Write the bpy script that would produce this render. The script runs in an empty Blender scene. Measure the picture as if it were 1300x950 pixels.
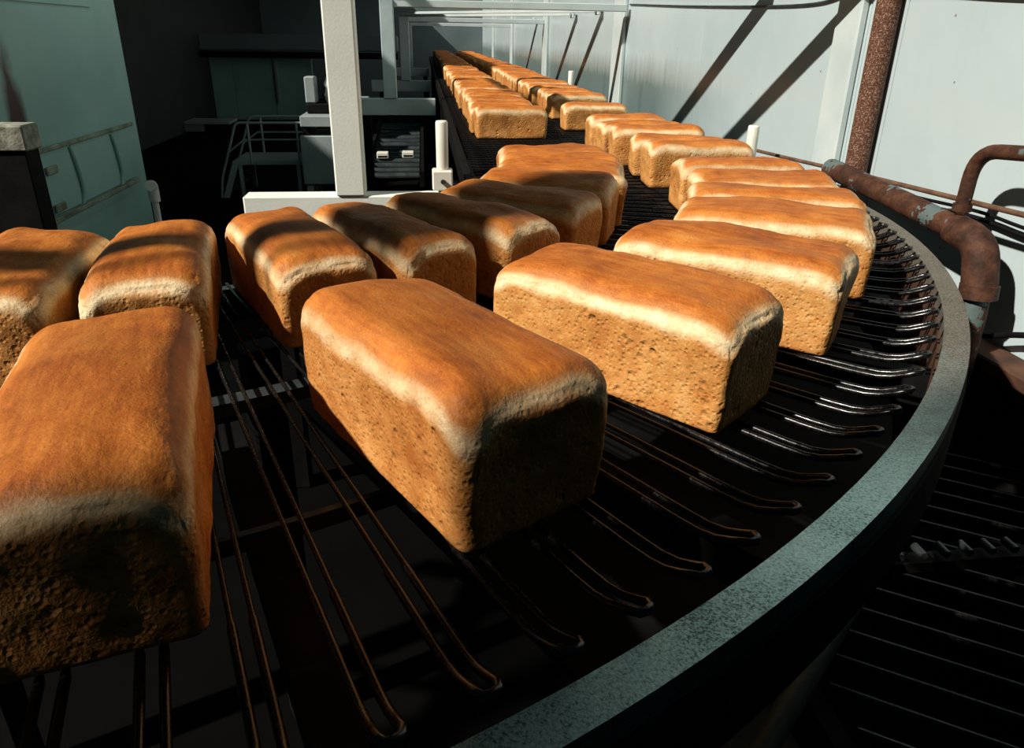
import bpy, math, random
from mathutils import Vector, Matrix, noise
R = math.radians
scene = bpy.context.scene
col = scene.collection

# ------------------------------------------------------------------ camera
BZ = 1.0                                   # height of the rod belt above the floor
CX, CY, YAW = -0.9576, 1.8605, R(6.95)     # centre of the belt's bend, heading of the straight run
FPX, PITCH, ROLL, CH = 899.6, R(23.03), R(0.93), 0.387
cam = bpy.data.cameras.new('camera'); camo = bpy.data.objects.new('camera', cam); col.objects.link(camo)
cam.sensor_fit = 'HORIZONTAL'; cam.sensor_width = 36; cam.lens = 36 * FPX / 1300
cam.shift_y = -45 / 1300; cam.clip_start = 0.02; cam.clip_end = 200
fw = Vector((0, math.cos(PITCH), -math.sin(PITCH))); rt = Vector((1, 0, 0)); up = rt.cross(fw)
r2 = math.cos(ROLL) * rt + math.sin(ROLL) * up; u2 = -math.sin(ROLL) * rt + math.cos(ROLL) * up
m = Matrix((r2, u2, -fw)).transposed().to_4x4(); m.translation = Vector((0, 0, BZ + CH))
camo.matrix_world = m
scene.camera = camo

# ------------------------------------------------------------------ world, sun, exposure
wd = bpy.data.worlds.new('world'); scene.world = wd; wd.use_nodes = True
bg = wd.node_tree.nodes['Background']; bg.inputs[0].default_value = (0.38, 0.85, 0.95, 1); bg.inputs[1].default_value = 0.017
SUN_AZ, SUN_EL = -151, 40
sl = bpy.data.lights.new('sun', 'SUN'); sl.energy = 6.2; sl.angle = R(1.2); sl.color = (1.0, 0.92, 0.80)
so = bpy.data.objects.new('sun', sl); col.objects.link(so)
sd = Vector((math.cos(R(SUN_AZ)) * math.cos(R(SUN_EL)), math.sin(R(SUN_AZ)) * math.cos(R(SUN_EL)), math.sin(R(SUN_EL))))
so.rotation_euler = sd.to_track_quat('Z', 'Y').to_euler(); so.location = sd * 6 + Vector((0, 1, BZ))
vs = scene.view_settings
vs.view_transform = 'Standard'; vs.look = 'None'; vs.gamma = 1; vs.exposure = 0.0; vs.use_curve_mapping = False

# ------------------------------------------------------------------ helpers
NX = Vector((math.cos(YAW), math.sin(YAW), 0)); TX = Vector((-math.sin(YAW), math.cos(YAW), 0)); C0 = Vector((CX, CY, 0))
def W(l, s, z):
    """l: across the straight run from the bend's axis, s: along it, z: above the belt"""
    return C0 + NX * l + TX * s + Vector((0, 0, z + BZ))

def tag(o, label=None, cat=None, group=None, kind=None):
    for k, v in (('label', label), ('category', cat), ('group', group), ('kind', kind)):
        if v: o[k] = v
    return o
def empty(name, loc=(0, 0, 0), rz=0):
    o = bpy.data.objects.new(name, None); col.objects.link(o); o.location = loc; o.rotation_euler = (0, 0, rz)
    o.empty_display_size = .05
    return o
def base(name, l, s, z):                    # an Empty at a thing's base, its axes along l, s, z
    return empty(name, W(l, s, z), YAW)

class MB:
    """collects shapes in one mesh"""
    def __init__(self): self.v = []; self.f = []; self.sm = []
    def add(self, vs_, fs, smooth=False):
        n = len(self.v); self.v += [Vector(q) for q in vs_]
        self.f += [tuple(i + n for i in q) for q in fs]; self.sm += [smooth] * len(fs)
        return self
    def box(self, a, b, bev=0.0):
        x0, y0, z0 = (min(a[i], b[i]) for i in range(3)); x1, y1, z1 = (max(a[i], b[i]) for i in range(3))
        e = min(bev, .45 * min(x1 - x0, y1 - y0, z1 - z0))
        if e <= 0:
            v = [(x, y, z) for x in (x0, x1) for y in (y0, y1) for z in (z0, z1)]
            f = [(0, 1, 3, 2), (4, 6, 7, 5), (0, 4, 5, 1), (2, 3, 7, 6), (0, 2, 6, 4), (1, 5, 7, 3)]
            return self.add(v, f)
        v = []; idx = {}
        for X, sx in ((x0, 1), (x1, -1)):
            for Y, sy in ((y0, 1), (y1, -1)):
                for Z, sz in ((z0, 1), (z1, -1)):
                    k = (sx, sy, sz); idx[k] = len(v)
                    v += [(X, Y + sy * e, Z + sz * e), (X + sx * e, Y, Z + sz * e), (X + sx * e, Y + sy * e, Z)]
        f = []
        for s_ in (1, -1):
            for ax in range(3):
                o = [(1, 1), (1, -1), (-1, -1), (-1, 1)]
                q = []
                for p_, q_ in o:
                    k = [0, 0, 0]; k[ax] = s_; k[(ax + 1) % 3] = p_; k[(ax + 2) % 3] = q_
                    q.append(idx[tuple(k)] + ax)
                f.append(tuple(q if s_ < 0 else q[::-1]))
        for ax in range(3):
            a1, a2 = (ax + 1) % 3, (ax + 2) % 3
            for p_ in (1, -1):
                for q_ in (1, -1):
                    k = [0, 0, 0]; k[a1] = p_; k[a2] = q_
                    ka = k[:]; ka[ax] = 1; kb = k[:]; kb[ax] = -1
                    A, B = idx[tuple(ka)], idx[tuple(kb)]
                    f.append((A + a1, A + a2, B + a2, B + a1) if p_ * q_ > 0 else (A + a2, A + a1, B + a1, B + a2))
        for k, i in idx.items():
            f.append((i, i + 1, i + 2) if k[0] * k[1] * k[2] < 0 else (i, i + 2, i + 1))
        return self.add(v, f)
    def tube(self, pts, r, n=8, caps=True):
        pts = [Vector(q) for q in pts]; rs = r if isinstance(r, (list, tuple)) else [r] * len(pts)
        rings = []; ref = None
        for i, q in enumerate(pts):
            t = (pts[min(i + 1, len(pts) - 1)] - pts[max(i - 1, 0)])
            if t.length < 1e-9: t = Vector((0, 0, 1))
            t.normalize()
            if ref is None:
                ref = Vector((0, 0, 1)) if abs(t.z) < .9 else Vector((1, 0, 0))
            x = (ref - t * ref.dot(t)).normalized(); y = t.cross(x); ref = x
            rings.append([q + (x * math.cos(2 * math.pi * k / n) + y * math.sin(2 * math.pi * k / n)) * rs[i] for k in range(n)])
        v = [q for g in rings for q in g]; f = []
        for i in range(len(pts) - 1):
            for k in range(n):
                k2 = (k + 1) % n; f.append((i * n + k, i * n + k2, (i + 1) * n + k2, (i + 1) * n + k))
        self.add(v, f, True)
        if caps:
            self.add(rings[0], [tuple(range(n))[::-1]]); self.add(rings[-1], [tuple(range(n))])
        return self
    def bar(self, a, b, w, h, upv=(0, 0, 1)):          # a rectangular bar between two points
        a = Vector(a); b = Vector(b); t = (b - a).normalized(); u = Vector(upv)
        x = t.cross(u)
        if x.length < 1e-4: x = t.cross(Vector((1, 0, 0)))
        x.normalize(); y = x.cross(t).normalized()
        v = [q + x * sx * w / 2 + y * sy * h / 2 for q in (a, b) for sx, sy in ((-1, -1), (1, -1), (1, 1), (-1, 1))]
        return self.add(v, [(0, 1, 2, 3), (7, 6, 5, 4), (0, 4, 5, 1), (1, 5, 6, 2), (2, 6, 7, 3), (3, 7, 4, 0)])
    def arc(self, r0, r1, z0, z1, a0, a1, n):           # a curved flat bar about the local origin
        v = []; f = []
        for i in range(n + 1):
            a = a0 + (a1 - a0) * i / n; c, s_ = math.cos(a), math.sin(a)
            v += [(r0 * c, r0 * s_, z0), (r1 * c, r1 * s_, z0), (r1 * c, r1 * s_, z1), (r0 * c, r0 * s_, z1)]
        for i in range(n):
            o = i * 4
            for k in range(4):
                k2 = (k + 1) % 4; f.append((o + k, o + k2, o + 4 + k2, o + 4 + k))
        f += [(3, 2, 1, 0), (n * 4, n * 4 + 1, n * 4 + 2, n * 4 + 3)]
        return self.add(v, f)
    def lathe(self, prof, n=16):                        # profile of (radius, z) about the local z axis
        v = []; f = []
        for (r, z) in prof:
            v += [(r * math.cos(2 * math.pi * k / n), r * math.sin(2 * math.pi * k / n), z) for k in range(n)]
        for i in range(len(prof) - 1):
            for k in range(n):
                k2 = (k + 1) % n; f.append((i * n + k, i * n + k2, (i + 1) * n + k2, (i + 1) * n + k))
        self.add(v, f, True)
        self.add(v[:n], [tuple(range(n))[::-1]]); self.add(v[-n:], [tuple(range(n))])
        return self
    def mesh(self, name, mat):
        me = bpy.data.meshes.new(name); me.from_pydata([tuple(q) for q in self.v], [], self.f)
        me.polygons.foreach_set('use_smooth', self.sm); me.materials.append(mat); me.update()
        import bmesh
        b = bmesh.new(); b.from_mesh(me); bmesh.ops.recalc_face_normals(b, faces=b.faces); b.to_mesh(me); b.free()
        return me
    def build(self, name, mat, parent=None, loc=None, rz=None):
        o = bpy.data.objects.new(name, self.mesh(name, mat)); col.objects.link(o); o.parent = parent
        if loc is not None: o.location = loc
        if rz is not None: o.rotation_euler = (0, 0, rz)
        return o
def inst(name, me, parent=None, loc=(0, 0, 0), rz=0):
    o = bpy.data.objects.new(name, me); col.objects.link(o); o.parent = parent; o.location = loc; o.rotation_euler = (0, 0, rz)
    return o
def bend(pts, r, k=5):                                  # rounds the corners of a polyline
    pts = [Vector(q) for q in pts]; out = [pts[0]]
    for i in range(1, len(pts) - 1):
        a, b, c = pts[i - 1], pts[i], pts[i + 1]
        ra = min(r, (b - a).length * .49, (c - b).length * .49)
        A = b + (a - b).normalized() * ra; B = b + (c - b).normalized() * ra
        for j in range(k + 1):
            t = j / k; out.append(A * (1 - t) ** 2 + b * 2 * t * (1 - t) + B * t * t)
    return out + [pts[-1]]
def spline(pts, k=6):                                   # Catmull-Rom through the points
    pts = [Vector(q) for q in pts]; P = [pts[0] * 2 - pts[1]] + pts + [pts[-1] * 2 - pts[-2]]; out = []
    for i in range(1, len(P) - 2):
        a, b, c, d = P[i - 1:i + 3]
        for j in range(k):
            t = j / k; out.append(.5 * ((2 * b) + (c - a) * t + (2 * a - 5 * b + 4 * c - d) * t * t + (3 * b - a - 3 * c + d) * t ** 3))
    return out + [pts[-1]]

# ------------------------------------------------------------------ materials
class NT:
    def __init__(self, name):
        self.m = bpy.data.materials.new(name); self.m.use_nodes = True; self.t = self.m.node_tree
        self.b = self.t.nodes['Principled BSDF']
    def n(self, typ, **kw):
        x = self.t.nodes.new(typ)
        for k, v in kw.items():
            if k in ('operation', 'blend_type', 'data_type', 'attribute_name', 'feature', 'noise_dimensions'): setattr(x, k, v)
            else: x.inputs[k].default_value = v
        return x
    def l(self, a, b): self.t.links.new(a, b)
    def coord(self, kind='Object', scale=(1, 1, 1)):
        tc = self.t.nodes.new('ShaderNodeTexCoord'); mp = self.t.nodes.new('ShaderNodeMapping')
        mp.inputs['Scale'].default_value = scale; self.l(tc.outputs[kind], mp.inputs['Vector']); return mp.outputs[0]
    def noise(self, vec, scale, detail=4, rough=.55):
        x = self.n('ShaderNodeTexNoise', Scale=scale, Detail=detail, Roughness=rough)
        if vec is not None: self.l(vec, x.inputs['Vector'])
        return x.outputs['Fac']
    def ramp(self, fac, stops):
        x = self.t.nodes.new('ShaderNodeValToRGB'); e = x.color_ramp.elements
        while len(e) < len(stops): e.new(.5)
        for k, (p_, c) in zip(e, stops):
            k.position = p_; k.color = (*c, 1) if len(c) == 3 else c
        self.l(fac, x.inputs[0]); return x.outputs['Color']
    def mix(self, fac, a, b, mode='MIX'):
        x = self.t.nodes.new('ShaderNodeMix'); x.data_type = 'RGBA'; x.blend_type = mode
        for sock, val in ((x.inputs[0], fac), (x.inputs[6], a), (x.inputs[7], b)):
            if isinstance(val, (int, float)): sock.default_value = val
            elif isinstance(val, tuple): sock.default_value = (*val, 1)
            else: self.l(val, sock)
        return x.outputs[2]
    def math(self, op, a, b=None, clamp=False):
        x = self.t.nodes.new('ShaderNodeMath'); x.operation = op; x.use_clamp = clamp
        for s_, v in zip(x.inputs, (a, b)):
            if v is None: continue
            if isinstance(v, (int, float)): s_.default_value = v
            else: self.l(v, s_)
        return x.outputs[0]
    def bump(self, h, dist, strength=1.0, prev=None):
        x = self.n('ShaderNodeBump', Strength=strength, Distance=dist); self.l(h, x.inputs['Height'])
        if prev is not None: self.l(prev, x.inputs['Normal'])
        return x.outputs[0]
    def set(self, color=None, rough=None, metal=None, normal=None, spec=None, coat=None):
        b = self.b
        for nm, v in (('Base Color', color), ('Roughness', rough), ('Metallic', metal), ('Normal', normal), ('Specular IOR Level', spec), ('Coat Weight', coat)):
            if v is None: continue
            if isinstance(v, (int, float)): b.inputs[nm].default_value = v
            elif isinstance(v, tuple): b.inputs[nm].default_value = (*v, 1)
            else: self.l(v, b.inputs[nm])
        return self.m

def mottled(name, c1, c2, scale=6, rough=.5, metal=0.0, bump=.0005, bscale=120, spec=.5, detail=5):
    t = NT(name); v = t.coord()
    c = t.ramp(t.noise(v, scale, detail), [(.35, c1), (.65, c2)])
    nb = t.bump(t.noise(v, bscale, 3), bump)
    return t.set(c, rough, metal, nb, spec)

def bread_material():
    t = NT('bread_crust'); v = t.coord()
    oi = t.t.nodes.new('ShaderNodeObjectInfo')
    off = t.t.nodes.new('ShaderNodeVectorMath'); off.operation = 'ADD'
    sc = t.t.nodes.new('ShaderNodeVectorMath'); sc.operation = 'SCALE'; sc.inputs[0].default_value = (13.1, 7.7, 5.3)
    t.l(oi.outputs['Random'], sc.inputs['Scale']); t.l(v, off.inputs[0]); t.l(sc.outputs[0], off.inputs[1]); v = off.outputs[0]
    bk = t.t.nodes.new('ShaderNodeSeparateColor'); t.l(oi.outputs['Color'], bk.inputs[0]); bake = bk.outputs[0]   # how dark this loaf was baked
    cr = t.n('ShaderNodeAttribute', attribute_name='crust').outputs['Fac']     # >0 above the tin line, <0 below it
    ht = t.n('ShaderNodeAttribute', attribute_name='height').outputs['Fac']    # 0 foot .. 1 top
    big = t.noise(v, 11, 4, .6); mid = t.noise(v, 45, 5, .65); fine = t.noise(v, 330, 3, .6)
    # streaks along the loaf's top
    mp = t.t.nodes.new('ShaderNodeMapping'); mp.inputs['Scale'].default_value = (10, 70, 40); t.l(v, mp.inputs['Vector'])
    streak = t.noise(mp.outputs[0], 1.6, 5, .7)
    tone = t.math('ADD', t.math('MULTIPLY', big, .45), t.math('ADD', t.math('MULTIPLY', streak, .35), t.math('MULTIPLY', mid, .2)))
    top = t.ramp(tone, [(.34, (.19, .045, .007)), (.46, (.40, .110, .015)), (.56, (.56, .185, .028)), (.68, (.68, .285, .062))])
    side_t = t.math('ADD', t.math('MULTIPLY', mid, .55), t.math('MULTIPLY', big, .45))
    side = t.ramp(side_t, [(.34, (.44, .165, .036)), (.5, (.62, .30, .085)), (.64, (.74, .44, .165))])
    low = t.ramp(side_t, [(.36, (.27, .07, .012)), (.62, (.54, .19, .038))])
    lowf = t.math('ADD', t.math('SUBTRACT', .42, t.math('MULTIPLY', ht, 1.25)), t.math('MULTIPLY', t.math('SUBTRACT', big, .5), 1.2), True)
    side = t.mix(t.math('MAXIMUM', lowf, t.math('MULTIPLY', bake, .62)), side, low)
    crw = t.math('ADD', cr, t.math('MULTIPLY', t.math('SUBTRACT', big, .5), .9))
    crw2 = t.math('ADD', crw, t.math('MULTIPLY', t.math('SUBTRACT', mid, .5), .5))
    # 0 below, 1 above the pale shoulder
    mr = t.n('ShaderNodeMapRange'); t.l(crw2, mr.inputs[0]); mr.inputs[1].default_value = .25; mr.inputs[2].default_value = 1.15
    c = t.mix(mr.outputs[0], side, top)
    pale = t.ramp(mid, [(.35, (.74, .53, .28)), (.6, (.88, .74, .48))])
    d = t.math('ABSOLUTE', t.math('SUBTRACT', crw, .12))
    pf = t.n('ShaderNodeMapRange'); t.l(d, pf.inputs[0]); pf.inputs[1].default_value = .62; pf.inputs[2].default_value = .12
    pf.inputs[3].default_value = 0; pf.inputs[4].default_value = .95
    c = t.mix(t.math('MULTIPLY', pf.outputs[0], t.math('SUBTRACT', 1.05, t.math('MULTIPLY', bake, .45)), True), c, pale)
    # scorched middle of the crust, stronger on some loaves
    sc_ = t.n('ShaderNodeMapRange'); t.l(t.math('ADD', cr, t.math('MULTIPLY', t.math('SUBTRACT', big, .5), 2.4)), sc_.inputs[0]); sc_.inputs[1].default_value = 1.3; sc_.inputs[2].default_value = 2.5
    c = t.mix(t.math('MULTIPLY', sc_.outputs[0], t.math('MULTIPLY', bake, .55)), c, (.15, .035, .006))
    grain = t.n('ShaderNodeMapRange'); t.l(t.noise(v, 520, 3, .7), grain.inputs[0]); grain.inputs[1].default_value = .3; grain.inputs[2].default_value = .7; grain.inputs[3].default_value = .80; grain.inputs[4].default_value = 1.16
    gc = t.t.nodes.new('ShaderNodeCombineColor'); [t.l(grain.outputs[0], q) for q in gc.inputs]
    c = t.mix(1.0, c, gc.outputs[0], 'MULTIPLY')
    # pores, mostly on the flanks
    vo = t.n('ShaderNodeTexVoronoi', Scale=150.0); t.l(v, vo.inputs['Vector'])
    pit = t.n('ShaderNodeMapRange'); t.l(vo.outputs['Distance'], pit.inputs[0]); pit.inputs[1].default_value = .12; pit.inputs[2].default_value = .42
    vo2 = t.n('ShaderNodeTexVoronoi', Scale=62.0); t.l(v, vo2.inputs['Vector'])
    pit2 = t.n('ShaderNodeMapRange'); t.l(vo2.outputs['Distance'], pit2.inputs[0]); pit2.inputs[1].default_value = .10; pit2.inputs[2].default_value = .36
    gate = t.n('ShaderNodeMapRange'); t.l(t.noise(v, 26, 2), gate.inputs[0]); gate.inputs[1].default_value = .48; gate.inputs[2].default_value = .60
    below = t.n('ShaderNodeMapRange'); t.l(cr, below.inputs[0]); below.inputs[1].default_value = .1; below.inputs[2].default_value = -.6
    g2 = t.math('MULTIPLY', gate.outputs[0], below.outputs[0])
    h2 = t.math('MULTIPLY', t.math('SUBTRACT', pit2.outputs[0], 1), g2)
    h1 = t.math('MULTIPLY', t.math('SUBTRACT', pit.outputs[0], 1), t.math('ADD', t.math('MULTIPLY', below.outputs[0], .75), .25))
    c = t.mix(t.math('MULTIPLY', t.math('SUBTRACT', 1, pit.outputs[0]), .10), c, (.36, .14, .035))
    speck = t.math('LESS_THAN', t.noise(v, 420, 2), .36)
    c = t.mix(t.math('MULTIPLY', speck, .25), c, (.28, .09, .02))
    nb = t.bump(h2, .0022); nb = t.bump(h1, .0009, 1, nb); nb = t.bump(fine, .0007, 1, nb); nb = t.bump(mid, .0016, 1, nb)
    return t.set(c, .58, 0.0, nb, .28)

def wall_material():
    t = NT('white_gloss_paint'); v = t.coord('Object')
    c = t.ramp(t.noise(v, 1.3, 4), [(.3, (.395, .49, .52)), (.7, (.47, .56, .585))])
    vo = t.n('ShaderNodeTexVoronoi', Scale=13.0); t.l(v, vo.inputs['Vector'])
    dot = t.math('LESS_THAN', vo.outputs['Distance'], .055)
    gate = t.math('GREATER_THAN', t.noise(v, 3.0, 2), .55)
    c = t.mix(t.math('MULTIPLY', t.math('MULTIPLY', dot, gate), .8), c, (.22, .12, .08))
    run = t.noise(t.coord('Object', (1, 14, 1.2)), 2.4, 5, .7)
    c = t.mix(t.math('MULTIPLY', t.math('SUBTRACT', run, .60, True), 1.6), c, (.42, .38, .30))
    # darker lower band along the far stretch, ragged at its upper edge
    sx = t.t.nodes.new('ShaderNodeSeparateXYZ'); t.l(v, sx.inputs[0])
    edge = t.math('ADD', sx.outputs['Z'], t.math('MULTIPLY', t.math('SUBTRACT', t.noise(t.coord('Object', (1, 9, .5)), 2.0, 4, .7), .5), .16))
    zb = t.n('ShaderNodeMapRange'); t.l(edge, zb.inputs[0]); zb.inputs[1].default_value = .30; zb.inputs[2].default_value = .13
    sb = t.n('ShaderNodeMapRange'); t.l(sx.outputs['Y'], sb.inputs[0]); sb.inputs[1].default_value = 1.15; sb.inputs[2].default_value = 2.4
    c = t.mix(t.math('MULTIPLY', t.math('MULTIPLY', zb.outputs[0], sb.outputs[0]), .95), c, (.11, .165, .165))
    nb = t.bump(t.noise(v, 5, 2), .004); nb = t.bump(t.noise(v, 160, 2), .0002, 1, nb)
    return t.set(c, .24, 0, nb, .5)

def rust_material(name='rusty_iron', paint=None):
    t = NT(name); v = t.coord('Object')
    c = t.ramp(t.noise(v, 26, 6, .7), [(.3, (.013, .006, .004)), (.5, (.055, .021, .011)), (.7, (.115, .048, .024))])
    f = t.noise(v, 9, 4, .6)
    if paint:
        c = t.mix(t.math('GREATER_THAN', t.math('ADD', f, t.math('MULTIPLY', t.math('SUBTRACT', t.noise(v, 60, 4), .5), .35)), .56), c, paint)
    nb = t.bump(t.noise(v, 90, 4), .0015)
    return t.set(c, .72, 0, nb, .3)

def speckled_rust():
    t = NT('flaking_rust_paint'); v = t.coord('Object')
    sp = t.noise(v, 230, 3, .7)
    c = t.ramp(sp, [(.42, (.06, .022, .012)), (.54, (.13, .055, .03)), (.66, (.36, .25, .19))])
    nb = t.bump(sp, .0012)
    return t.set(c, .7, 0, nb, .3)

def rail_material():
    t = NT('worn_steel_rail'); v = t.coord('Object')
    sp = t.noise(v, 420, 3, .75); bigr = t.noise(v, 7, 4, .6)
    c = t.ramp(t.math('ADD', t.math('MULTIPLY', sp, .6), t.math('MULTIPLY', bigr, .4)), [(.38, (.07, .11, .105)), (.48, (.33, .47, .46)), (.62, (.52, .68, .66))])
    rustf = t.n('ShaderNodeMapRange'); t.l(t.noise(v, 3.1, 5, .65), rustf.inputs[0]); rustf.inputs[1].default_value = .55; rustf.inputs[2].default_value = .72
    sx = t.t.nodes.new('ShaderNodeSeparateXYZ'); t.l(v, sx.inputs[0])
    old = t.n('ShaderNodeMapRange'); t.l(t.math('ADD', sx.outputs['Y'], t.math('MULTIPLY', t.math('SUBTRACT', bigr, .5), .6)), old.inputs[0]); old.inputs[1].default_value = -1.28; old.inputs[2].default_value = -.98
    rf = t.math('MAXIMUM', t.math('MULTIPLY', rustf.outputs[0], .45), t.math('MULTIPLY', old.outputs[0], .88))
    c = t.mix(rf, c, t.ramp(sp, [(.35, (.035, .022, .014)), (.5, (.11, .075, .048)), (.66, (.22, .17, .12))]))
    nb = t.bump(sp, .0002)
    return t.set(c, t.math('ADD', .38, t.math('MULTIPLY', rf, .25)), t.math('SUBTRACT', .85, t.math('MULTIPLY', rf, .7)), nb, .4)

def oily_steel():
    t = NT('oily_black_rod'); v = t.coord('Object')
    sp = t.noise(v, 130, 3, .7)
    c = t.ramp(sp, [(.4, (.004, .004, .0045)), (.66, (.013, .012, .011))])
    r_ = t.n('ShaderNodeMapRange'); t.l(sp, r_.inputs[0]); r_.inputs[1].default_value = .35; r_.inputs[2].default_value = .65; r_.inputs[3].default_value = .14; r_.inputs[4].default_value = .36
    return t.set(c, r_.outputs[0], .15, t.bump(sp, .0002), .55)

def stained_teal():
    t = NT('rust_streaked_teal_sheet'); v = t.coord('Object')
    c = t.ramp(t.noise(v, 2.2, 5), [(.35, (.20, .36, .34)), (.65, (.27, .44, .41))])
    sx = t.t.nodes.new('ShaderNodeSeparateXYZ'); t.l(v, sx.inputs[0])
    wob = t.math('MULTIPLY', t.math('SUBTRACT', t.noise(v, 6, 4), .5), .10)
    dy = t.math('ABSOLUTE', t.math('ADD', t.math('ADD', sx.outputs['Y'], 1.29), wob))
    zf = t.n('ShaderNodeMapRange'); t.l(sx.outputs['Z'], zf.inputs[0]); zf.inputs[1].default_value = 1.0; zf.inputs[2].default_value = 1.42; zf.inputs[3].default_value = 1; zf.inputs[4].default_value = 0
    core = t.math('SUBTRACT', 1, t.math('DIVIDE', dy, t.math('ADD', .035, t.math('MULTIPLY', zf.outputs[0], .06))), True)
    f = t.math('MULTIPLY', core, t.math('MULTIPLY', zf.outputs[0], 2.2), True)
    c = t.mix(f, c, (.035, .012, .008))
    nb = t.bump(t.noise(v, 3, 3), .004)
    return t.set(c, .42, 0, nb, .5)

M = dict(
    tealrust=stained_teal(),
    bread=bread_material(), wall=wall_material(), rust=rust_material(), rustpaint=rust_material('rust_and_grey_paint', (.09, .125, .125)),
    speck=speckled_rust(), rail=rail_material(), rod=oily_steel(),
    white=mottled('cream_painted_steel', (.74, .80, .75), (.86, .90, .85), 5, .45, 0, .0004, 160),
    bluewhite=mottled('pale_blue_painted_steel', (.33, .42, .45), (.47, .56, .58), 4, .45),
    pillar=mottled('white_painted_pillar', (.45, .54, .55), (.54, .62, .63), 5, .35),
    plastic=mottled('ivory_plastic', (.72, .72, .64), (.80, .80, .72), 12, .35, 0, .0002),
    black=mottled('black_greasy_metal', (.002, .002, .0022), (.006, .006, .006), 14, .7, 0, .0005, 120, .12),
    darksteel=mottled('dark_grey_steel', (.025, .034, .037), (.065, .08, .083), 12, .38, .4),
    browndark=mottled('rusty_brown_board', (.03, .013, .007), (.11, .045, .022), 10, .7),
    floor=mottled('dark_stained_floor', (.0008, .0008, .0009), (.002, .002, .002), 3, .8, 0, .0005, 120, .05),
    teal=mottled('teal_painted_sheet', (.20, .36, .34), (.27, .44, .41), 2.2, .42, 0, .0006, 40),
    tealdark=mottled('dusky_teal_wall', (.09, .13, .14), (.14, .18, .19), 1.0, .6),
    grime=mottled('grimy_panel_edge', (.10, .12, .08), (.24, .28, .22), 12, .6),
    stone=mottled('pitted_grey_beam', (.14, .145, .11), (.33, .33, .27), 30, .85, 0, .003, 60),
    machine=mottled('grey_blue_machine_paint', (.24, .30, .31), (.34, .40, .40), 4, .4),
    cablemat=mottled('brown_sheathed_cable', (.07, .035, .02), (.16, .085, .05), 20, .6),
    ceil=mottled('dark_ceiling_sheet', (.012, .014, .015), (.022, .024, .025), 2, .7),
    paper=mottled('dull_paper', (.16, .17, .17), (.24, .24, .23), 4, .8),
    olive=mottled('olive_painted_tube', (.035, .05, .035), (.075, .09, .06), 18, .5),
)

# ================================================================== the setting
FL = -BZ
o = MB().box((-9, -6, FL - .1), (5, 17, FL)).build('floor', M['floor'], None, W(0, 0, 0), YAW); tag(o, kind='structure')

# right wall: a dark backing with painted sheet panels standing proud of it
WL = 2.10
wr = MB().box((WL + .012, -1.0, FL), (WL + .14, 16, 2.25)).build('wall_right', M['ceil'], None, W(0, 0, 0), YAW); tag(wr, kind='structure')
seams = [-1.0, .12, .30, 1.72, 3.30, 4.9, 6.55, 8.2, 9.9, 11.6, 13.3, 16]
for a, b in zip(seams, seams[1:]):
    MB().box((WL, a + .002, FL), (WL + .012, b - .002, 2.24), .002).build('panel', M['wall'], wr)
for i, (s0, s1) in enumerate(((.31, .45), (3.16, 3.44), (6.42, 6.70), (9.75, 10.0), (12.9, 13.2))):
    tr = MB().box((WL - .028, s0, FL), (WL, s1, 2.24), .006).build('trim_%d' % (i + 1), M['pillar'], None, W(0, 0, 0), YAW); tag(tr, kind='structure')
o = MB().box((WL - .03, -1.0, FL), (WL - .0005, .30, -.345), .004).build('baseboard_right', M['black'], None, W(0, 0, 0), YAW); tag(o, kind='structure')
# dark ledge strip high on the wall and the board low down
o = MB().tube(spline([(WL - .009, .24, .528), (WL - .009, -.06, .515), (WL - .009, -.34, .495), (WL - .009, -.99, .46)]), .009, 8).build('trim_6', M['darksteel'], None, W(0, 0, 0), YAW); tag(o, kind='structure')

# the wall beside the tall opening through which the sun comes in: its edge shades the near corner of the belt
SA = R(SUN_AZ + 180); EA = Vector((math.cos(SA), math.sin(SA), 0)); EP = Vector((-math.sin(SA), math.cos(SA), 0))
o = MB().box((-.12, -3.2, 0), (0, 0, BZ + 2.6), .01).build('wall_front', M['tealdark'], None, EA * -2.1 + EP * .425, SA); tag(o, kind='structure')
o = MB().box((.0005, -.9, .02), (.045, .022, BZ + 1.865), .006).build('shade_panel', M['tealdark'], None, EA * -2.1 + EP * .425, SA); tag(o, kind='structure')  # unseen panel added to keep the near left loaf's front end in shade
# back room
o = MB().box((-9, 15.9, FL), (2.1, 16, 2.2)).build('wall_back', M['tealdark'], None, W(0, 0, 0), YAW); tag(o, kind='structure')
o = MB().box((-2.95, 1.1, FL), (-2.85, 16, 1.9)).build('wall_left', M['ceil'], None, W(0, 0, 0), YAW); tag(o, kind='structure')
o = MB().box((-9, 5.0, 1.30), (.1, 16, 1.36)).build('ceiling', M['ceil'], None, W(0, 0, 0), YAW); tag(o, kind='structure')

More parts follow.
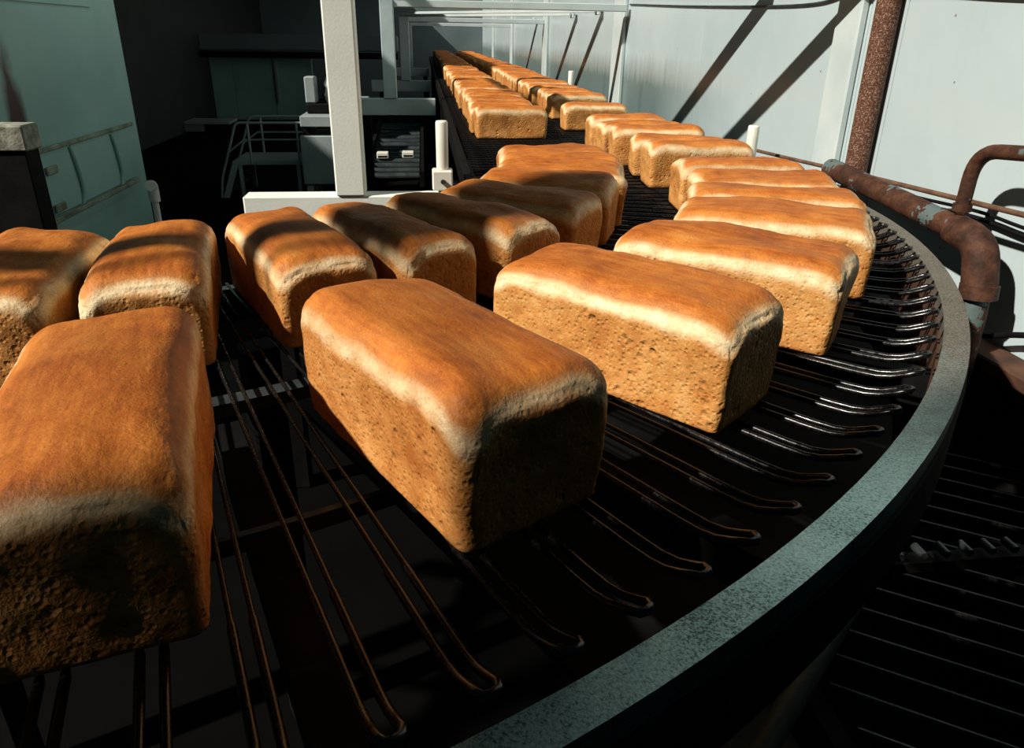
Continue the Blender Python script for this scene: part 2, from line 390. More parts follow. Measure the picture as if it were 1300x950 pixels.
# ================================================================== loaves of bread
LL, LW = .318, .143
def loaf_mesh(seed, nx, ny, nz, hh=.122, kx=1.0, ky=1.0, flat=1.0, name='bread_loaf'):
    rnd = random.Random(seed); so_ = Vector((rnd.uniform(-50, 50), rnd.uniform(-50, 50), rnd.uniform(-50, 50)))
    a, b, h = LL / 2 * kx * rnd.uniform(.99, 1.01), LW / 2 * ky * rnd.uniform(.985, 1.01), hh * rnd.uniform(.985, 1.015)
    tilt = rnd.uniform(-.010, .010); sag = rnd.uniform(.002, .006)
    def ease(t): return 1.32 * t - .32 * t ** 3
    idx = {}; V = []; CR = []; HT = []
    def vert(i, j, k):
        key = (i, j, k)
        if key in idx: return idx[key]
        x = ease(2 * i / nx - 1) * a; y = ease(2 * j / ny - 1) * b; z = (ease(2 * k / nz - 1) * .5 + .5) * h
        f = z / h
        rc = .012 + .017 * max(0, (f - .45) / .55) ** 1.5
        rz = .027 if f > .5 else .006
        if f <= .5: rcz = rc
        ix = max(-(a - rc), min(a - rc, x)); iy = max(-(b - rc), min(b - rc, y))
        iz = max(.006, min(h - .027, z))
        e = Vector(((x - ix) / rc, (y - iy) / rc, (z - iz) / rz))
        if e.length > 1e-6:
            mx = max(abs(e.x), abs(e.y), abs(e.z)); e = e.normalized() * min(1, mx)
        p = Vector((ix + e.x * rc, iy + e.y * rc, iz + e.z * rz))
        n = Vector((p.x - ix, p.y - iy, (p.z - iz) if e.length > 1e-6 else 0))
        if n.length < 1e-6: n = Vector((0, 0, 1 if f > .5 else -1))
        n.normalize()
        u, w_ = p.x / a, p.y / b; f = p.z / h
        # narrower foot, slightly hollow flanks, gentle dome
        k_ = .962 + .038 * min(1, max(0, f / .72)) ** .8
        p.x *= k_ + .012; p.y *= k_
        hol = math.sin(math.pi * min(1, f / .82)) if f < .82 else 0
        if abs(n.y) > .7: p.y -= math.copysign(sag * hol * (1 - u * u), n.y)
        if abs(n.x) > .7: p.x -= math.copysign(sag * .8 * hol * (1 - w_ * w_), n.x)
        if f > .6:
            g = (f - .6) / .4
            p.z += g * (.007 * flat * (1 - u ** 4) * (1 - w_ * w_) - .004 * (abs(u) ** 5) + tilt * w_)
        ns = noise.noise(Vector((p.x * 9, p.y * 14, p.z * 9)) + so_)
        n2 = noise.noise(p * 34 + so_); n3 = noise.noise(p * 110 + so_)
        if f > .03:
            p += n * (ns * .0042 + n2 * .0016 + n3 * .0006)
            if f > .75: p.z += ns * .004
        # the tin line: straight on the flanks, dipping at the corners
        corner = max(0, (abs(u) - .72) / .28) ** 2 * max(0, (abs(w_) - .45) / .55) ** 2
        zc = h * .845 - .022 * corner + .0045 * noise.noise(Vector((p.x * 22, p.y * 22, 3)) + so_)
        if abs(n.x) > abs(n.y): zc += .010 * (1 - w_ * w_) - .004
        d = (p.z - zc)
        hor = math.hypot(n.x, n.y)
        # distance inward over the top counts as well
        if n.z > .3: d += .030 * min(1, max(0, min(a - abs(p.x), b - abs(p.y)) / (.040 if flat > .5 else .062)))
        gro = math.exp(-(d / .0035) ** 2) * max(0, .35 + .9 * noise.noise(Vector((p.x * 30, p.y * 30, 9)) + so_))
        p -= n * gro * .0035
        if d < 0 and hor > .5: p += n * .0012
        p.z = max(0.0005, p.z)
        idx[key] = len(V); V.append(p); CR.append(d / .024); HT.append(f)
        return idx[key]
    F = []
    for i in range(nx):
        for j in range(ny):
            F.append((vert(i, j, 0), vert(i, j + 1, 0), vert(i + 1, j + 1, 0), vert(i + 1, j, 0)))
            F.append((vert(i, j, nz), vert(i + 1, j, nz), vert(i + 1, j + 1, nz), vert(i, j + 1, nz)))
    for i in range(nx):
        for k in range(nz):
            F.append((vert(i, 0, k), vert(i + 1, 0, k), vert(i + 1, 0, k + 1), vert(i, 0, k + 1)))
            F.append((vert(i, ny, k), vert(i, ny, k + 1), vert(i + 1, ny, k + 1), vert(i + 1, ny, k)))
    for j in range(ny):
        for k in range(nz):
            F.append((vert(0, j, k), vert(0, j, k + 1), vert(0, j + 1, k + 1), vert(0, j + 1, k)))
            F.append((vert(nx, j, k), vert(nx, j + 1, k), vert(nx, j + 1, k + 1), vert(nx, j, k + 1)))
    me = bpy.data.meshes.new(name); me.from_pydata([tuple(q) for q in V], [], F)
    me.polygons.foreach_set('use_smooth', [True] * len(F))
    at = me.attributes.new('crust', 'FLOAT', 'POINT'); at.data.foreach_set('value', CR)
    at = me.attributes.new('height', 'FLOAT', 'POINT'); at.data.foreach_set('value', HT)
    me.materials.append(M['bread']); me.update()
    return me

BAKE = [.75, .85, .15, .25, .35, .45, .3, .3, .3, .15, .6, .5, .5, .45, .5, .3, .35, .95]
def place_loaf(me, pos, yaw_, label, group, bake=.4):
    o = inst('bread_loaf', me, None, pos, yaw_)
    o.color = (bake, bake, bake, 1)
    return tag(o, label, 'bread loaf', group)
def polar(r, deg): return Vector((CX + r * math.cos(R(deg)), CY + r * math.sin(R(deg)), BZ + .0008))

bend_loaves = [   # radius, angle, heading, height, length and width factors, label, group
    (1.498, -65.4, -69.0, .134, 1.06, 1.06, 'large golden loaf cropped by the lower left edge, its front end in black shade', 'o'),
    (1.522, -54.4, -52.5, .138, 1.0, 1.085, 'big golden brown loaf in the foreground centre with a black shaded end', 'o'),
    (1.522, -43.8, -40.8, .131, 1.03, 1.0, 'bright tan loaf directly behind the big centre loaf, pitted near side fully sunlit', 'o'),
    (1.540, -34.1, -31.0, .126, 1.0, 1.0, 'second sunlit loaf behind the big centre loaf on the outer side of the bend', 'o'),
    (1.548, -25.2, -18.5, .124, 1.0, 1.0, 'third sunlit loaf behind the big centre loaf, its end lining up with the rust pipe', 'o'),
    (1.540, -17.8, -11.5, .122, 1.0, .97, 'fourth sunlit loaf behind the big centre loaf on the outer side', 'o'),
    (1.530, -11.4, -3.0, .122, .95, .97, 'fifth sunlit loaf behind the big centre loaf on the outer side', 'o'),
    (1.505, -3.6, 1.0, .122, .93, .97, 'sixth sunlit loaf behind the big centre loaf, close to the white stub post', 'o'),
    (1.040, -71.8, -76.0, .122, 1.0, .97, 'loaf at the left edge below the teal cabinet, cropped by the frame', 'i'),
    (1.045, -63.2, -70.5, .122, 1.0, .97, 'pale ended loaf with two shadow bands over its top, second from the left edge', 'i'),
    (1.052, -53.1, -57.0, .122, 1.0, .95, 'loaf in the inner row just left of the white column, dark end and lit corner', 'i'),
    (1.078, -45.3, -50.5, .122, 1.0, .90, 'half shaded loaf below the white column base in the inner row', 'i'),
    (1.104, -37.2, -42.0, .124, .97, .93, 'dark shaded loaf right of the white column in the inner row', 'i'),
    (1.092, -28.2, -29.0, .122, .96, .97, 'shaded brown loaf below the white bracket post, second right of the column', 'i'),
    (1.085, -19.6, -16.0, .122, .93, .97, 'shaded loaf farthest right of the dark group in the inner row', 'i'),
    (1.085, -12.4, -4.0, .121, .93, .92, 'lit loaf pressed against the back of the dark shaded group', 'i'),
    (1.072, -4.8, 4.0, .123, .93, .90, 'lit loaf second behind the dark shaded group in the inner row', 'i'),
    (1.060, 3.0, 6.0, .122, .92, .92, 'lit loaf with scorched marks on top, last before the gap in the inner row', 'i'),
]
GRP = {'o': 'loaves on the outer side of the bend', 'i': 'loaves on the inner side of the bend'}
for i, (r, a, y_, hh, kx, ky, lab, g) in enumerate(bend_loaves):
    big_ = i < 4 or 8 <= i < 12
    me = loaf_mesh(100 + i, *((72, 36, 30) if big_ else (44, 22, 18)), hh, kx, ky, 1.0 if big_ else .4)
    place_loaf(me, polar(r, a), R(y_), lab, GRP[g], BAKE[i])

far = [loaf_mesh(300 + i, 26, 14, 12, (.116, .124, .119, .128, .121, .125)[i], .92, .95, flat=.25) for i in range(6)]
def ordinal(n):
    ones = ['', 'first', 'second', 'third', 'fourth', 'fifth', 'sixth', 'seventh', 'eighth', 'ninth', 'tenth', 'eleventh', 'twelfth', 'thirteenth', 'fourteenth', 'fifteenth', 'sixteenth', 'seventeenth', 'eighteenth', 'nineteenth']
    card = {20: 'twenty', 30: 'thirty', 40: 'forty', 50: 'fifty', 60: 'sixty', 70: 'seventy', 80: 'eighty', 90: 'ninety'}
    if n < 20: return ones[n]
    t_ = card[n // 10 * 10]
    return (t_[:-1] + 'ieth') if n % 10 == 0 else t_ + '-' + ones[n % 10]
rnd = random.Random(7)
def row(starts, l0, side, grp, s_end):
    n = 0; s_ = None
    for (l, s_, y_) in starts:
        n += 1
        place_loaf(far[n % 6], W(l, s_, .0008), YAW + R(y_), '%s loaf along the straight %s-hand row, counted from the bend' % (ordinal(n), side), grp, rnd.uniform(.15, .7))
    while s_ < s_end:
        s_ += .162 + rnd.choice((0, .008, .018, .045))
        n += 1
        place_loaf(far[rnd.randrange(6)], W(l0 + rnd.uniform(-.012, .012), s_, .0008), YAW + R(rnd.uniform(-2.5, 2.5)) + (math.pi if rnd.random() < .5 else 0),
                   '%s loaf along the straight %s-hand row, counted from the bend' % (ordinal(n), side), grp, rnd.uniform(.05, 1.0))
row([(1.490, .03, -4), (1.500, .205, -11), (1.480, .39, -8), (1.472, .565, 2), (1.475, .735, -2), (1.492, 1.37, 0), (1.512, 1.86, 3)], 1.525, 'right', 'loaves in the right straight row', 13.2)
row([(1.075, 1.09, 2), (1.062, 1.265, 0)], 1.072, 'left', 'loaves in the left straight row', 13.6)

# ================================================================== the rod conveyor
conv = tag(empty('rod_conveyor', (CX, CY, BZ), 0), 'black wire rod conveyor belt sweeping round a bend under the loaves, steel outer rail', 'conveyor')
def link_mesh():
    g = .0075
    prof = [(.868, 0, .0024), (1.0, 0, .0024), (1.2, 0, .0024), (1.40, 0, .0024), (1.655, 0, .0024), (1.662, 0, .0037), (1.74, 0, .0037), (1.765, .001, .0037), (1.782, .005, .0037), (1.797, .012, .0037), (1.806, .017, .0036)]
    zz = lambda r: -r
    A = [(x, -g, zz(r) + z) for x, z, r in prof]; B = [(x, g, zz(r) + z) for x, z, r in prof[::-1]]
    rr = [r for _, _, r in prof] + [.0036] * 3 + [r for _, _, r in prof[::-1]]
    tip = [(1.8115, -g * .7, .0145), (1.8135, 0, .0155), (1.8115, g * .7, .0145)]
    return MB().tube(A + tip + B, rr, 7).mesh('rod_link', M['rod'])
lk = link_mesh()
step = 2.03; ang = -56.4 - 22 * step; cnt = 0
while ang < 6.95 - 1:
    inst('rod_link', lk, conv, (0, 0, 0), R(ang)); ang += step; cnt += 1
s_ = .02; pitch = .052
stuffpos = []
while s_ < 14.2:
    if cnt < 300:
        inst('rod_link', lk, conv, TX * s_, YAW); cnt += 1
    else: stuffpos.append(s_)
    s_ += pitch
far_rods = MB()
for q in stuffpos:
    for g in (-.0075, .0075):
        far_rods.tube([(.868, q + g, -.0052), (1.79, q + g, -.0052), (1.812, q + g, .012)], .0045, 5)
if stuffpos:
    o = far_rods.build('far_rod_links', M['rod'], conv, (0, 0, 0), YAW); tag(o, kind='stuff')
A0, A1 = R(-110), YAW
MB().arc(1.825, 1.858, -.022, 0.004, A0, A1, 90).build('outer_rail', M['rail'], conv)
MB().arc(1.822, 1.832, -.12, -.022, A0, A1, 90).build('rail_skirt', M['browndark'], conv)
MB().arc(1.846, 1.862, -.105, -.0225, A0, A1, 90).build('rail_web', M['black'], conv)
MB().box((1.825, 0, -.10), (1.858, 14.2, .004), .003).build('straight_rail', M['darksteel'], conv, (0, 0, 0), YAW)
MB().arc(.850, .872, -.07, -.012, A0, A1, 60).build('inner_rail', M['darksteel'], conv)
MB().box((.838, 0, -.09), (.866, 14.2, -.010), .003).build('side_channel', M['black'], conv, (0, 0, 0), YAW)
for rr, hw in ((1.235, .013), (1.515, .004)):
    MB().arc(rr - hw, rr + hw, -.052, -.034, A0, A1, 70).build('slide_bar', M['darksteel'], conv)
    MB().box((rr - hw, 0, -.052), (rr + hw, 14.2, -.034)).build('slide_bar', M['darksteel'], conv, (0, 0, 0), YAW)
for a in (-96, -79, -61, -47.5, -30, -12):
    ca, sa = math.cos(R(a)), math.sin(R(a))
    MB().bar((.86 * ca, .86 * sa, -.085), (1.84 * ca, 1.84 * sa, -.085), .035, .05).build('cross_bearer', M['black'], conv)
MB().arc(.90, 1.80, -.235, -.225, R(-52), A1, 50).build('drip_tray', M['black'], conv)
MB().box((.90, 0, -.235), (1.80, 14.0, -.225)).build('drip_tray', M['black'], conv, (0, 0, 0), YAW)
for a in (-90, -55, -20):
    ca, sa = math.cos(R(a)), math.sin(R(a))
    for r_ in (.90, 1.80):
        MB().box((r_ - .03, -.03, -BZ), (r_ + .03, .03, -.11), .004).build('leg', M['black'], conv, (0, 0, 0), R(a))
for q in (2.2, 5.2, 8.2, 11.2, 13.8):
    for r_ in (.90, 1.79):
        MB().box((r_ - .03, q - .03, -BZ), (r_ + .03, q + .03, -.0901), .004).build('leg', M['black'], conv, (0, 0, 0), YAW)

# ================================================================== portal frames over the belt
def portal(name, s0, l0, w, zb, ztop, beam, label, hb, matp, matb, topmat, leg=None):
    f = base(name, l0, s0, FL); h = -FL
    MB().box((0, -w / 2, zb + h), (w, w / 2, ztop + h), .004).build('post', matp, f)
    MB().box((beam[0] - l0, -.035, zb - hb + h), (beam[1] - l0, .035, zb + h), .004).build('cross_beam', matb, f)
    if s0 < 1: MB().box((-.02, -w / 2 - .02, ztop + h + .0003), (w + .02, w / 2 + .02, ztop + h + .012), .002).build('cap_plate', topmat, f)
    else: MB().box((w + .0005, -.03, ztop - .045 + h), ((WL - .03 if s0 > 1 else 2.015) - l0, .03, ztop + h), .004).build('top_beam', topmat, f)
    for x in (leg or (beam[0] + .05, beam[1] - .05)):
        MB().box((x - .03 - l0, -.03, 0), (x + .03 - l0, .03, zb - hb + h - .0005), .004).build('leg', M['black'], f)
    tag(f, label, 'frame', 'portal frames over the conveyor')
    return f
portal('portal_frame', .10, .470, .080, -.030, .64, (.215, .83), 'cream steel column rising from a wide white crossbeam behind the inner loaves', .085, M['white'], M['white'], M['white'], (.28, .60))
portal('portal_frame', 3.10, .455, .086, 0.0, .60, (.29, .795), 'pale blue frame post with crossbeam, second from the camera', .108, M['bluewhite'], M['bluewhite'], M['pillar'], (.33, .745))
portal('portal_frame', 6.60, .468, .105, -.075, .575, (.135, .80), 'third pale frame post far along the conveyor', .12, M['bluewhite'], M['bluewhite'], M['pillar'], (.25, .745))
portal('portal_frame', 10.0, .45, .105, -.075, .575, (.135, .80), 'fourth and farthest pale frame post at the end of the conveyor', .12, M['bluewhite'], M['bluewhite'], M['pillar'], (.25, .745))
# diagonal braces lying flat between the frames' tops
def brace(s_right, label, z=.585, w=.085, k=1.06, l0=.56):
    a = Vector((2.06, s_right, z)); b = Vector((l0, s_right + k * (2.06 - l0), z))
    ba = base('roof_brace', 0, 0, 0)
    MB().bar(a, b, w, .02).build('flat_bar', M['pillar'], ba)
    MB().box((2.05, s_right - .05, z - .03), (WL - .0305 + .0, s_right + .05, z + .03), .004).build('end_plate', M['pillar'], ba)
    tag(ba, label, 'brace', 'flat diagonal braces overhead')
brace(.285, 'flat diagonal brace overhead above the near bay, nearest to the rusty pipe')
brace(1.02, 'flat diagonal brace overhead above the near bay, second from the rusty pipe')
brace(3.9, 'flat diagonal brace overhead beyond the second frame, nearer one')
brace(4.9, 'flat diagonal brace overhead beyond the second frame, farther one')
brace(7.3, 'flat diagonal brace overhead beyond the third frame')

# ================================================================== guide posts beside the belt
g = base('guide_post', .769, .10, -.019); g_h = .019
MB().lathe([(.0172, .037 + g_h + .0006), (.0172, .165 + g_h), (.0155, .170 + g_h), (.013, .171 + g_h)], 20).build('tube', M['plastic'], g)
bk = MB().box((-.030, -.028, 0), (.028, .030, .037 + g_h), .004).build('clamp_block', M['plastic'], g)
MB().tube([(.0, -.0285, .026), (.0, -.036, .026)], .007, 8).build('bolt', M['darksteel'], bk)
MB().tube([(.0285, 0, .018), (.045, 0, .018)], .006, 8).build('bolt', M['darksteel'], bk)
MB().box((-.012, -.012, -.0108), (.012, .012, -.0003)).build('foot', M['darksteel'], g)
tag(g, 'ivory plastic guide post on a square clamp block beside the inner belt edge', 'post')
for (l, s0, z0, z1, r_, lab) in ((1.885, .535, -.06, .112, .020, 'short white stub post against the right wall beside the nearer loaves'),
                                 (1.885, 3.95, -.06, .150, .022, 'small distant white stub post on the right-hand belt edge')):
    g = base('stub_post', l, s0, z0)
    MB().lathe([(r_, 0), (r_, z1 - z0 - .006), (r_ * .9, z1 - z0), (r_ * .5, z1 - z0)], 14).build('tube', M['plastic'], g)
    MB().box((-.026, -.02, -.03), (.02, .02, -.0005), .003).build('foot', M['darksteel'], g)
    tag(g, lab, 'post', 'white stub posts on the outer side')

# ================================================================== pipes and cables on the right wall
g = base('rusty_pipe', 2.062, .155, -.06)
MB().tube([(0, 0, 0), (0, 0, 1.45)], .034, 16).build('tube', M['speck'], g)
MB().box((-.036, -.05, .75), (.0375, .05, .79)).build('wall_clip', M['rust'], g)
tag(g, 'upright rust-speckled pipe on the white wall beside the white pillar', 'pipe')
g = base('elbow_pipe', 1.975, .02, 0)
pth = bend([(0, .13, .026), (0, .06, .022), (0, -.28, -.003), (0, -.545, -.028), (0, -.575, -.16), (0, -.60, -.95)], .055, 6)
MB().tube(pth, .030, 16).build('tube', M['rustpaint'], g)
MB().tube(bend([(0, -.455, -.0195), (0, -.547, -.030), (0, -.5765, -.135)], .055, 8), .0375, 16).build('elbow', M['rust'], g)
MB().tube([(0, -.574, -.118), (0, -.578, -.150)], .0405, 16).build('collar', M['rust'], g)
MB().box((.0305, -.34, -.03), (.1145, -.32, .0)).build('wall_bracket', M['rust'], g)
tag(g, 'thick rusty pipe along the wall turning down through an elbow outside the rail', 'pipe')
g = base('hooked_pipe', 1.965, -.465, 0)
MB().tube(bend([(.012, .03, .026), (.012, .03, .165), (.012, -.50, .215)], .07, 8), .0165, 14).build('tube', M['rustpaint'], g)
MB().tube([(.012, .03, .0255), (.012, .03, .042)], .021, 14).build('collar', M['rust'], g)
tag(g, 'thin rusty pipe bending over like a hook above the big elbow', 'pipe')
def cable(name, pts, r, mat, lab, grp=None):
    o = MB().tube(spline(pts, 6), r, 8).build(name, mat, None, W(0, 0, 0), YAW); tag(o, lab, 'cable', grp); return o
cable('wall_cable', [(2.02, 1.3, -.03), (2.02, .534, .0), (2.014, .09, .022), (2.0, -.22, .037), (1.99, -.50, .050), (1.99, -.98, .068)], .0065, M['cablemat'], 'brown cable running along the white wall, topmost of three and thickest', 'cables along the white wall')
cable('wall_cable', [(2.075, .10, .005), (2.075, -.10, -.006), (2.075, -.372, .008), (2.075, -.55, .003), (2.075, -.98, .0)], .0045, M['black'], 'thin black cable on the white wall, middle of the three', 'cables along the white wall')
cable('wall_cable', [(2.085, .10, -.02), (2.085, -.10, -.028), (2.085, -.366, -.012), (2.085, -.55, -.018), (2.085, -.98, -.02)], .0045, M['black'], 'thin black cable on the white wall, lowest of the three', 'cables along the white wall')
cable('overhead_wire', [(2.094, 3.1, .60), (2.094, 1.84, .545), (2.094, .82, .512), (2.094, .50, .524), (2.094, .47, .56)], .0045, M['darksteel'], 'dark sagging wire high on the wall left of the pillar')
cable('black_hose', [(2.06, -.44, -.278), (2.05, -.53, -.258), (2.05, -.63, -.215), (2.05, -.80, -.16)], .007, M['black'], 'black hose rising to the right edge below the elbow')
g = base('wooden_ledge', 2.03, -.62, -.30)
MB().box((-.018, -.75, -.022), (.069, .16, .012), .004).build('board', M['browndark'], g)
MB().box((.04, -.5, -.12), (.069, -.46, -.0225)).build('bracket', M['rust'], g)
tag(g, 'brown rusty ledge board low on the right wall behind the rail', 'ledge')

# ================================================================== under the rail on the right
g = base('support_strut', 0, 0, 0)
MB().tube([(1.37, -1.225, -.20), (1.02, -1.54, -.20), (.9, -1.65, -.20)], .012, 12).build('tube', M['olive'], g)
MB().tube([(1.375, -1.22, -.20), (1.35, -1.243, -.20)], .016, 12).build('collar', M['darksteel'], g)
MB().tube([(1.374, -1.221, -.20), (1.48, -1.11, -.13)], .007, 8).build('rod_end', M['darksteel'], g)
tag(g, 'olive tube strut slanting under the curved steel rail', 'strut')
g = tag(base('lower_conveyor', 1.2, -1.2, FL), 'dark lower conveyor of rods in shadow beneath the outer rail', 'conveyor')
for k in range(26):
    y = -1.3 + k * .075
    MB().tube([(.1, y + .35, .50), (1.05, y - .25, .50)], .006, 6).build('rod', M['rod'], g)
MB().box((.06, -1.7, .40), (.09, 1.4, .49)).build('side_rail', M['black'], g)
MB().box((1.0, -1.7, .40), (1.03, 1.2, .49)).build('side_rail', M['black'], g)
for (x, y) in ((.075, -1.3), (.075, 1.1), (1.015, -1.3), (1.015, 1.0)):
    MB().box((x - .02, y - .02, 0), (x + .02, y + .02, .3995)).build('leg', M['black'], g)
g = base('drive_chain', 1.40, -1.19, -.31)
MB().box((-.03, -.012, -.03), (.30, .012, -.012)).build('chain_guide', M['black'], g)
for k in range(6):
    MB().tube([(k * .037, -.012, 0), (k * .037, .012, 0)], .0065, 10).build('roller', M['darksteel'], g)
tag(g, 'row of chain rollers glinting in the dark below the rail', 'chain')

# ================================================================== the left side: cabinet, beam
g = tag(base('oven_cabinet', -1.0, 2.69, FL), 'tall teal painted cabinet with a framed hatch at the left edge', 'cabinet'); H0 = BZ
MB().box((-1.6, -1.55, 0), (0, 0, 2.6), .01).build('body', M['tealrust'], g)
MB().box((0.0005, -1.55, H0 + .50), (.012, -.35, H0 + .525)).build('upper_strip', M['teal'], g)
hd = MB().box((.0005, -1.24, H0 - .405), (.022, -.20, H0 - .115), .006).build('hatch_door', M['teal'], g)
MB().box((.0225, -1.26, H0 - .118), (.034, -.15, H0 - .098), .003).build('hatch_rail', M['grime'], hd)
MB().box((.0225, -1.26, H0 - .432), (.034, -.20, H0 - .410), .003).build('hatch_rail', M['grime'], hd)
for y in (-.95, -.46):
    MB().tube(spline([(.024, y, H0 - .125), (.030, y + .02, H0 - .20), (.030, y + .04, H0 - .33), (.024, y + .02, H0 - .405)]), .012, 8).build('hatch_stile', M['teal'], hd)
for z in (-.20, -.37):
    MB().box((.0225, -1.22, H0 + z - .018), (.036, -1.12, H0 + z + .018), .003).build('hinge', M['grime'], hd)
g = base('stone_beam', -.733, .95, -.027)
MB().box((-1.4, -.06, 0), (0, .06, .093), .006).build('beam', M['stone'], g)
MB().box((-1.4, -.05, -.973), (-.012, .05, -.0005), .004).build('dark_panel', M['black'], g)
tag(g, 'pitted grey beam end over a black panel at the left edge', 'beam')
g = base('round_cap', -.815, 2.25, -.90)
MB().tube([(0, 0, -.1), (0, 0, .40)], .018, 12).build('stem', M['plastic'], g)
MB().tube(bend([(0, 0, .40), (0, 0, .49), (.012, -.06, .50)], .03, 6), .030, 14).build('cap', M['plastic'], g)
tag(g, 'small pale rounded pipe end peeping out beside the teal cabinet', 'pipe')

# fill lamp added out of view over the left aisle, to brighten the teal cabinet
g = tag(base('fill_lamp', -.15, 2.3, 1.30), 'unseen batten lamp added over the aisle to light the teal cabinet', 'lamp')
MB().box((-.05, -.65, .03), (.05, .65, .08), .006).build('housing', M['bluewhite'], g)
tm = NT('fill_lamp_tube'); tm.b.inputs['Base Color'].default_value = (.8, .9, .85, 1); tm.b.inputs['Emission Color'].default_value = (.62, 1.0, .90, 1); tm.b.inputs['Emission Strength'].default_value = 4.5
MB().tube([(0, -.6, .012), (0, .6, .012)], .014, 12).build('tube', tm.m, g)
for y in (-.62, .62): MB().box((-.015, y - .018, -.004), (.015, y + .018, .0295), .003).build('lamp_holder', M['plastic'], g)
for y in (-.5, .5): MB().tube([(0, y, .08), (0, y, .9)], .004, 6).build('hanging_rod', M['darksteel'], g)
al = bpy.data.lights.new('fill_light', 'AREA'); al.shape = 'RECTANGLE'; al.size = .03; al.size_y = 1.2; al.energy = 2.3; al.color = (.62, 1.0, .90)
ao = bpy.data.objects.new('fill_light', al); col.objects.link(ao); ao.parent = g; ao.location = (0, 0, -.008)

# unseen column left of the frame, its plate shaped to shade the inner loaves
g = empty('building_column', EA * -1.55 + EP * 1.03, SA); top = BZ + 2.0
MB().box((-.05, -.045, 0), (.05, .045, top), .005).build('post', M['bluewhite'], g)
MB().tube([(0, -.085, 0), (0, -.085, BZ + 1.75)], .011, 8).build('conduit', M['bluewhite'], g)
pl = [(-.15, 1.62), (.09, 1.58), (.265, 1.93), (.255, 2.08), (.10, 2.24)]
MB().add([(x, y, z + BZ) for x in (.051, .066) for y, z in pl], [(0, 1, 2, 3, 4), (9, 8, 7, 6, 5)] + [(i, (i + 1) % 5, (i + 1) % 5 + 5, i + 5) for i in range(5)]).build('shade_plate', M['bluewhite'], g)
tag(g, 'unseen pale steel column on the far left, with a slanting plate shaped to shade the inner loaves', 'column')

# ================================================================== machines in the back room
g = tag(base('grey_machine', -.36, 4.5, FL), 'grey blue machine box on legs left of the cream column', 'machine')
MB().box((0, 0, .16), (.44, .5, .58), .008).build('body', M['machine'], g)
MB().box((.02, -.02, .655), (.46, .5, .745), .006).build('hood', M['machine'], g)
MB().box((.03, .02, .5805), (.09, .48, .6545)).build('hood_post', M['black'], g)
MB().box((.34, .02, .5805), (.40, .48, .6545)).build('hood_post', M['black'], g)
for x in (.05, .39):
    for y in (.05, .45):
        MB().box((x - .03, y - .03, 0), (x + .03, y + .03, .1595)).build('leg', M['machine'], g)
dr = MB().box((.06, .16, .7455), (.42, .46, .83), .01).build('drive_unit', M['black'], g)
MB().lathe([(.07, .8305), (.085, .90), (.06, .98), (.03, 1.05)], 12).build('motor', M['darksteel'], g).location = (.26, .30, 0)
MB().box((.05, .20, .8305), (.14, .36, 1.05), .01).build('switch_box', M['machine'], g)

g = tag(base('access_steps', -1.04, 4.75, FL), 'pale metal access steps with handrails in the dark back room', 'steps'); tr_ = .011
for y in (0, .55):
    MB().tube(bend([(-.10, y, .0), (-.075, y, .175), (.10, y, .66), (.66, y, .66)], .04), tr_, 8).build('handrail', M['machine'], g)
    MB().tube([(.0, y, .40), (.16, y, .515), (.66, y, .515)], tr_ * .8, 8).build('mid_rail', M['machine'], g)
    for x, z0 in ((.20, .655), (.62, .655)):
        MB().tube([(x, y, .30), (x, y, z0)], tr_, 8).build('post', M['machine'], g)
    MB().bar((-.06, y, .0), (.06, y, .315), .03, .05).build('stringer', M['machine'], g)
MB().box((.03, 0, .295), (.66, .55, .325)).build('platform', M['machine'], g)
for k in range(3):
    MB().box((-.06 + .035 * k, .02, .06 + .08 * k), (.04 + .035 * k, .53, .075 + .08 * k)).build('tread', M['darksteel'], g)
for x in (.09, .60):
    for y in (.03, .52):
        MB().box((x - .015, y - .015, 0), (x + .015, y + .015, .2945)).build('leg', M['machine'], g)

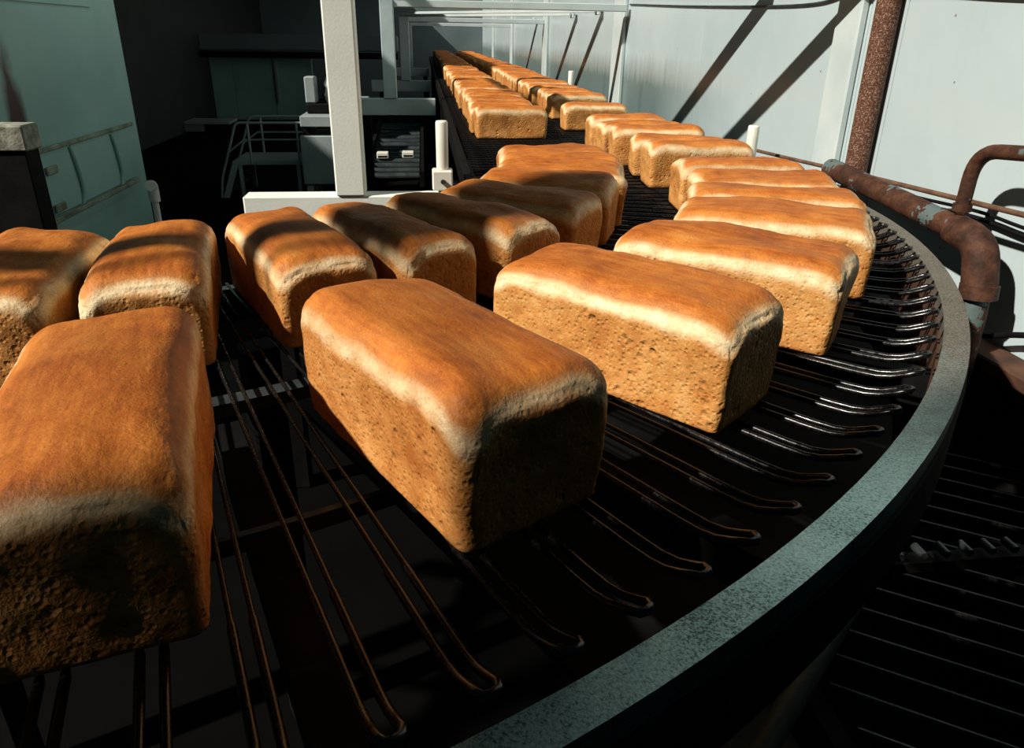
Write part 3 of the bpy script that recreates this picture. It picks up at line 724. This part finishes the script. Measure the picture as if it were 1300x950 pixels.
g = tag(base('packing_conveyor', .22, 3.9, FL), 'dark low roller conveyor between the cream column and the belt', 'conveyor')
for k in range(14):
    y = .1 + k * .17
    MB().tube([(.03, y, .32 + .012 * k), (.44, y, .32 + .012 * k)], .03, 10).build('roller', M['darksteel'], g)
for x in (0, .46):
    MB().bar((x + .005, 0, .33), (x + .005, 2.5, .51), .03, .09).build('side_rail', M['black'], g)
    for y in (.2, 2.2): MB().box((x - .02, y - .02, 0), (x + .02, y + .02, .29 + .07 * y), 0).build('leg', M['black'], g)
for k, (x, y) in enumerate(((.12, .62), (.34, .66))):
    b_ = base('white_box', .22 + x, 3.9 + y, FL + .385)
    MB().box((-.05, -.05, .005), (.05, .05, .055), .004).build('carton', M['plastic'], b_)
    MB().box((-.04, -.0515, .015), (.04, -.0505, .03)).build('slot', M['black'], b_)
    tag(b_, ('small white carton on the dark roller conveyor, left one', 'small white carton on the dark roller conveyor, right one')[k], 'carton', 'cartons on the packing conveyor')
g = tag(base('side_cabinet', .15, 5.4, FL), 'pale grey switch cabinet beyond the cream column', 'cabinet')
MB().box((-.16, 0, .2), (.02, .3, .82), .008).build('body', M['machine'], g)
MB().box((-.14, -.012, .3), (0, -.0005, .75), .004).build('door', M['bluewhite'], g)
MB().box((-.15, .05, 0), (.01, .25, .1995)).build('plinth', M['black'], g)

# far overhead ducts and lit panels on the back room's walls
g = tag(base('overhead_duct', -4.6, 10.9, .13), 'wide grey duct running across the back room', 'duct')
MB().box((-1.5, 0, .0), (4.9, .4, .25), .02).build('duct', M['tealdark'], g)
MB().tube([(-1.5, -.1, -.06), (4.9, -.1, -.06)], .05, 10).build('pipe', M['black'], g)
for x in (-.9, 1.6, 4.2): MB().box((x, .1, .2505), (x + .05, .15, 1.165)).build('hanger', M['black'], g)
g = tag(base('partition_screen', -3.15, 11.3, FL), 'dusky teal partition screen at the back of the dark room', 'partition')
for x in (0, .66, 1.32): MB().box((x, 0, -.0 + .0), (x + .655, .05, 1.05), .006).build('panel', M['teal'], g)
MB().box((1.36, -.06, 0.3), (1.40, -.0005, .95)).build('rib', M['machine'], g)
g = tag(base('work_shelf', -4.4, 9.5, FL), 'pale work shelf with papers in the dark left background', 'shelf')
MB().box((0, 0, .12), (2.2, .5, .16), .006).build('top', M['machine'], g)
for x in (.05, 1.1, 2.15): MB().box((x - .03, .05, 0), (x + .03, .45, .1195)).build('leg', M['black'], g)
for k, (x, z) in enumerate(((1.55, -.02), (.2, -.04))):
    MB().box((x, -.012, .02), (x + .28, -.0005, .115)).build('notice', M['paper'], g)
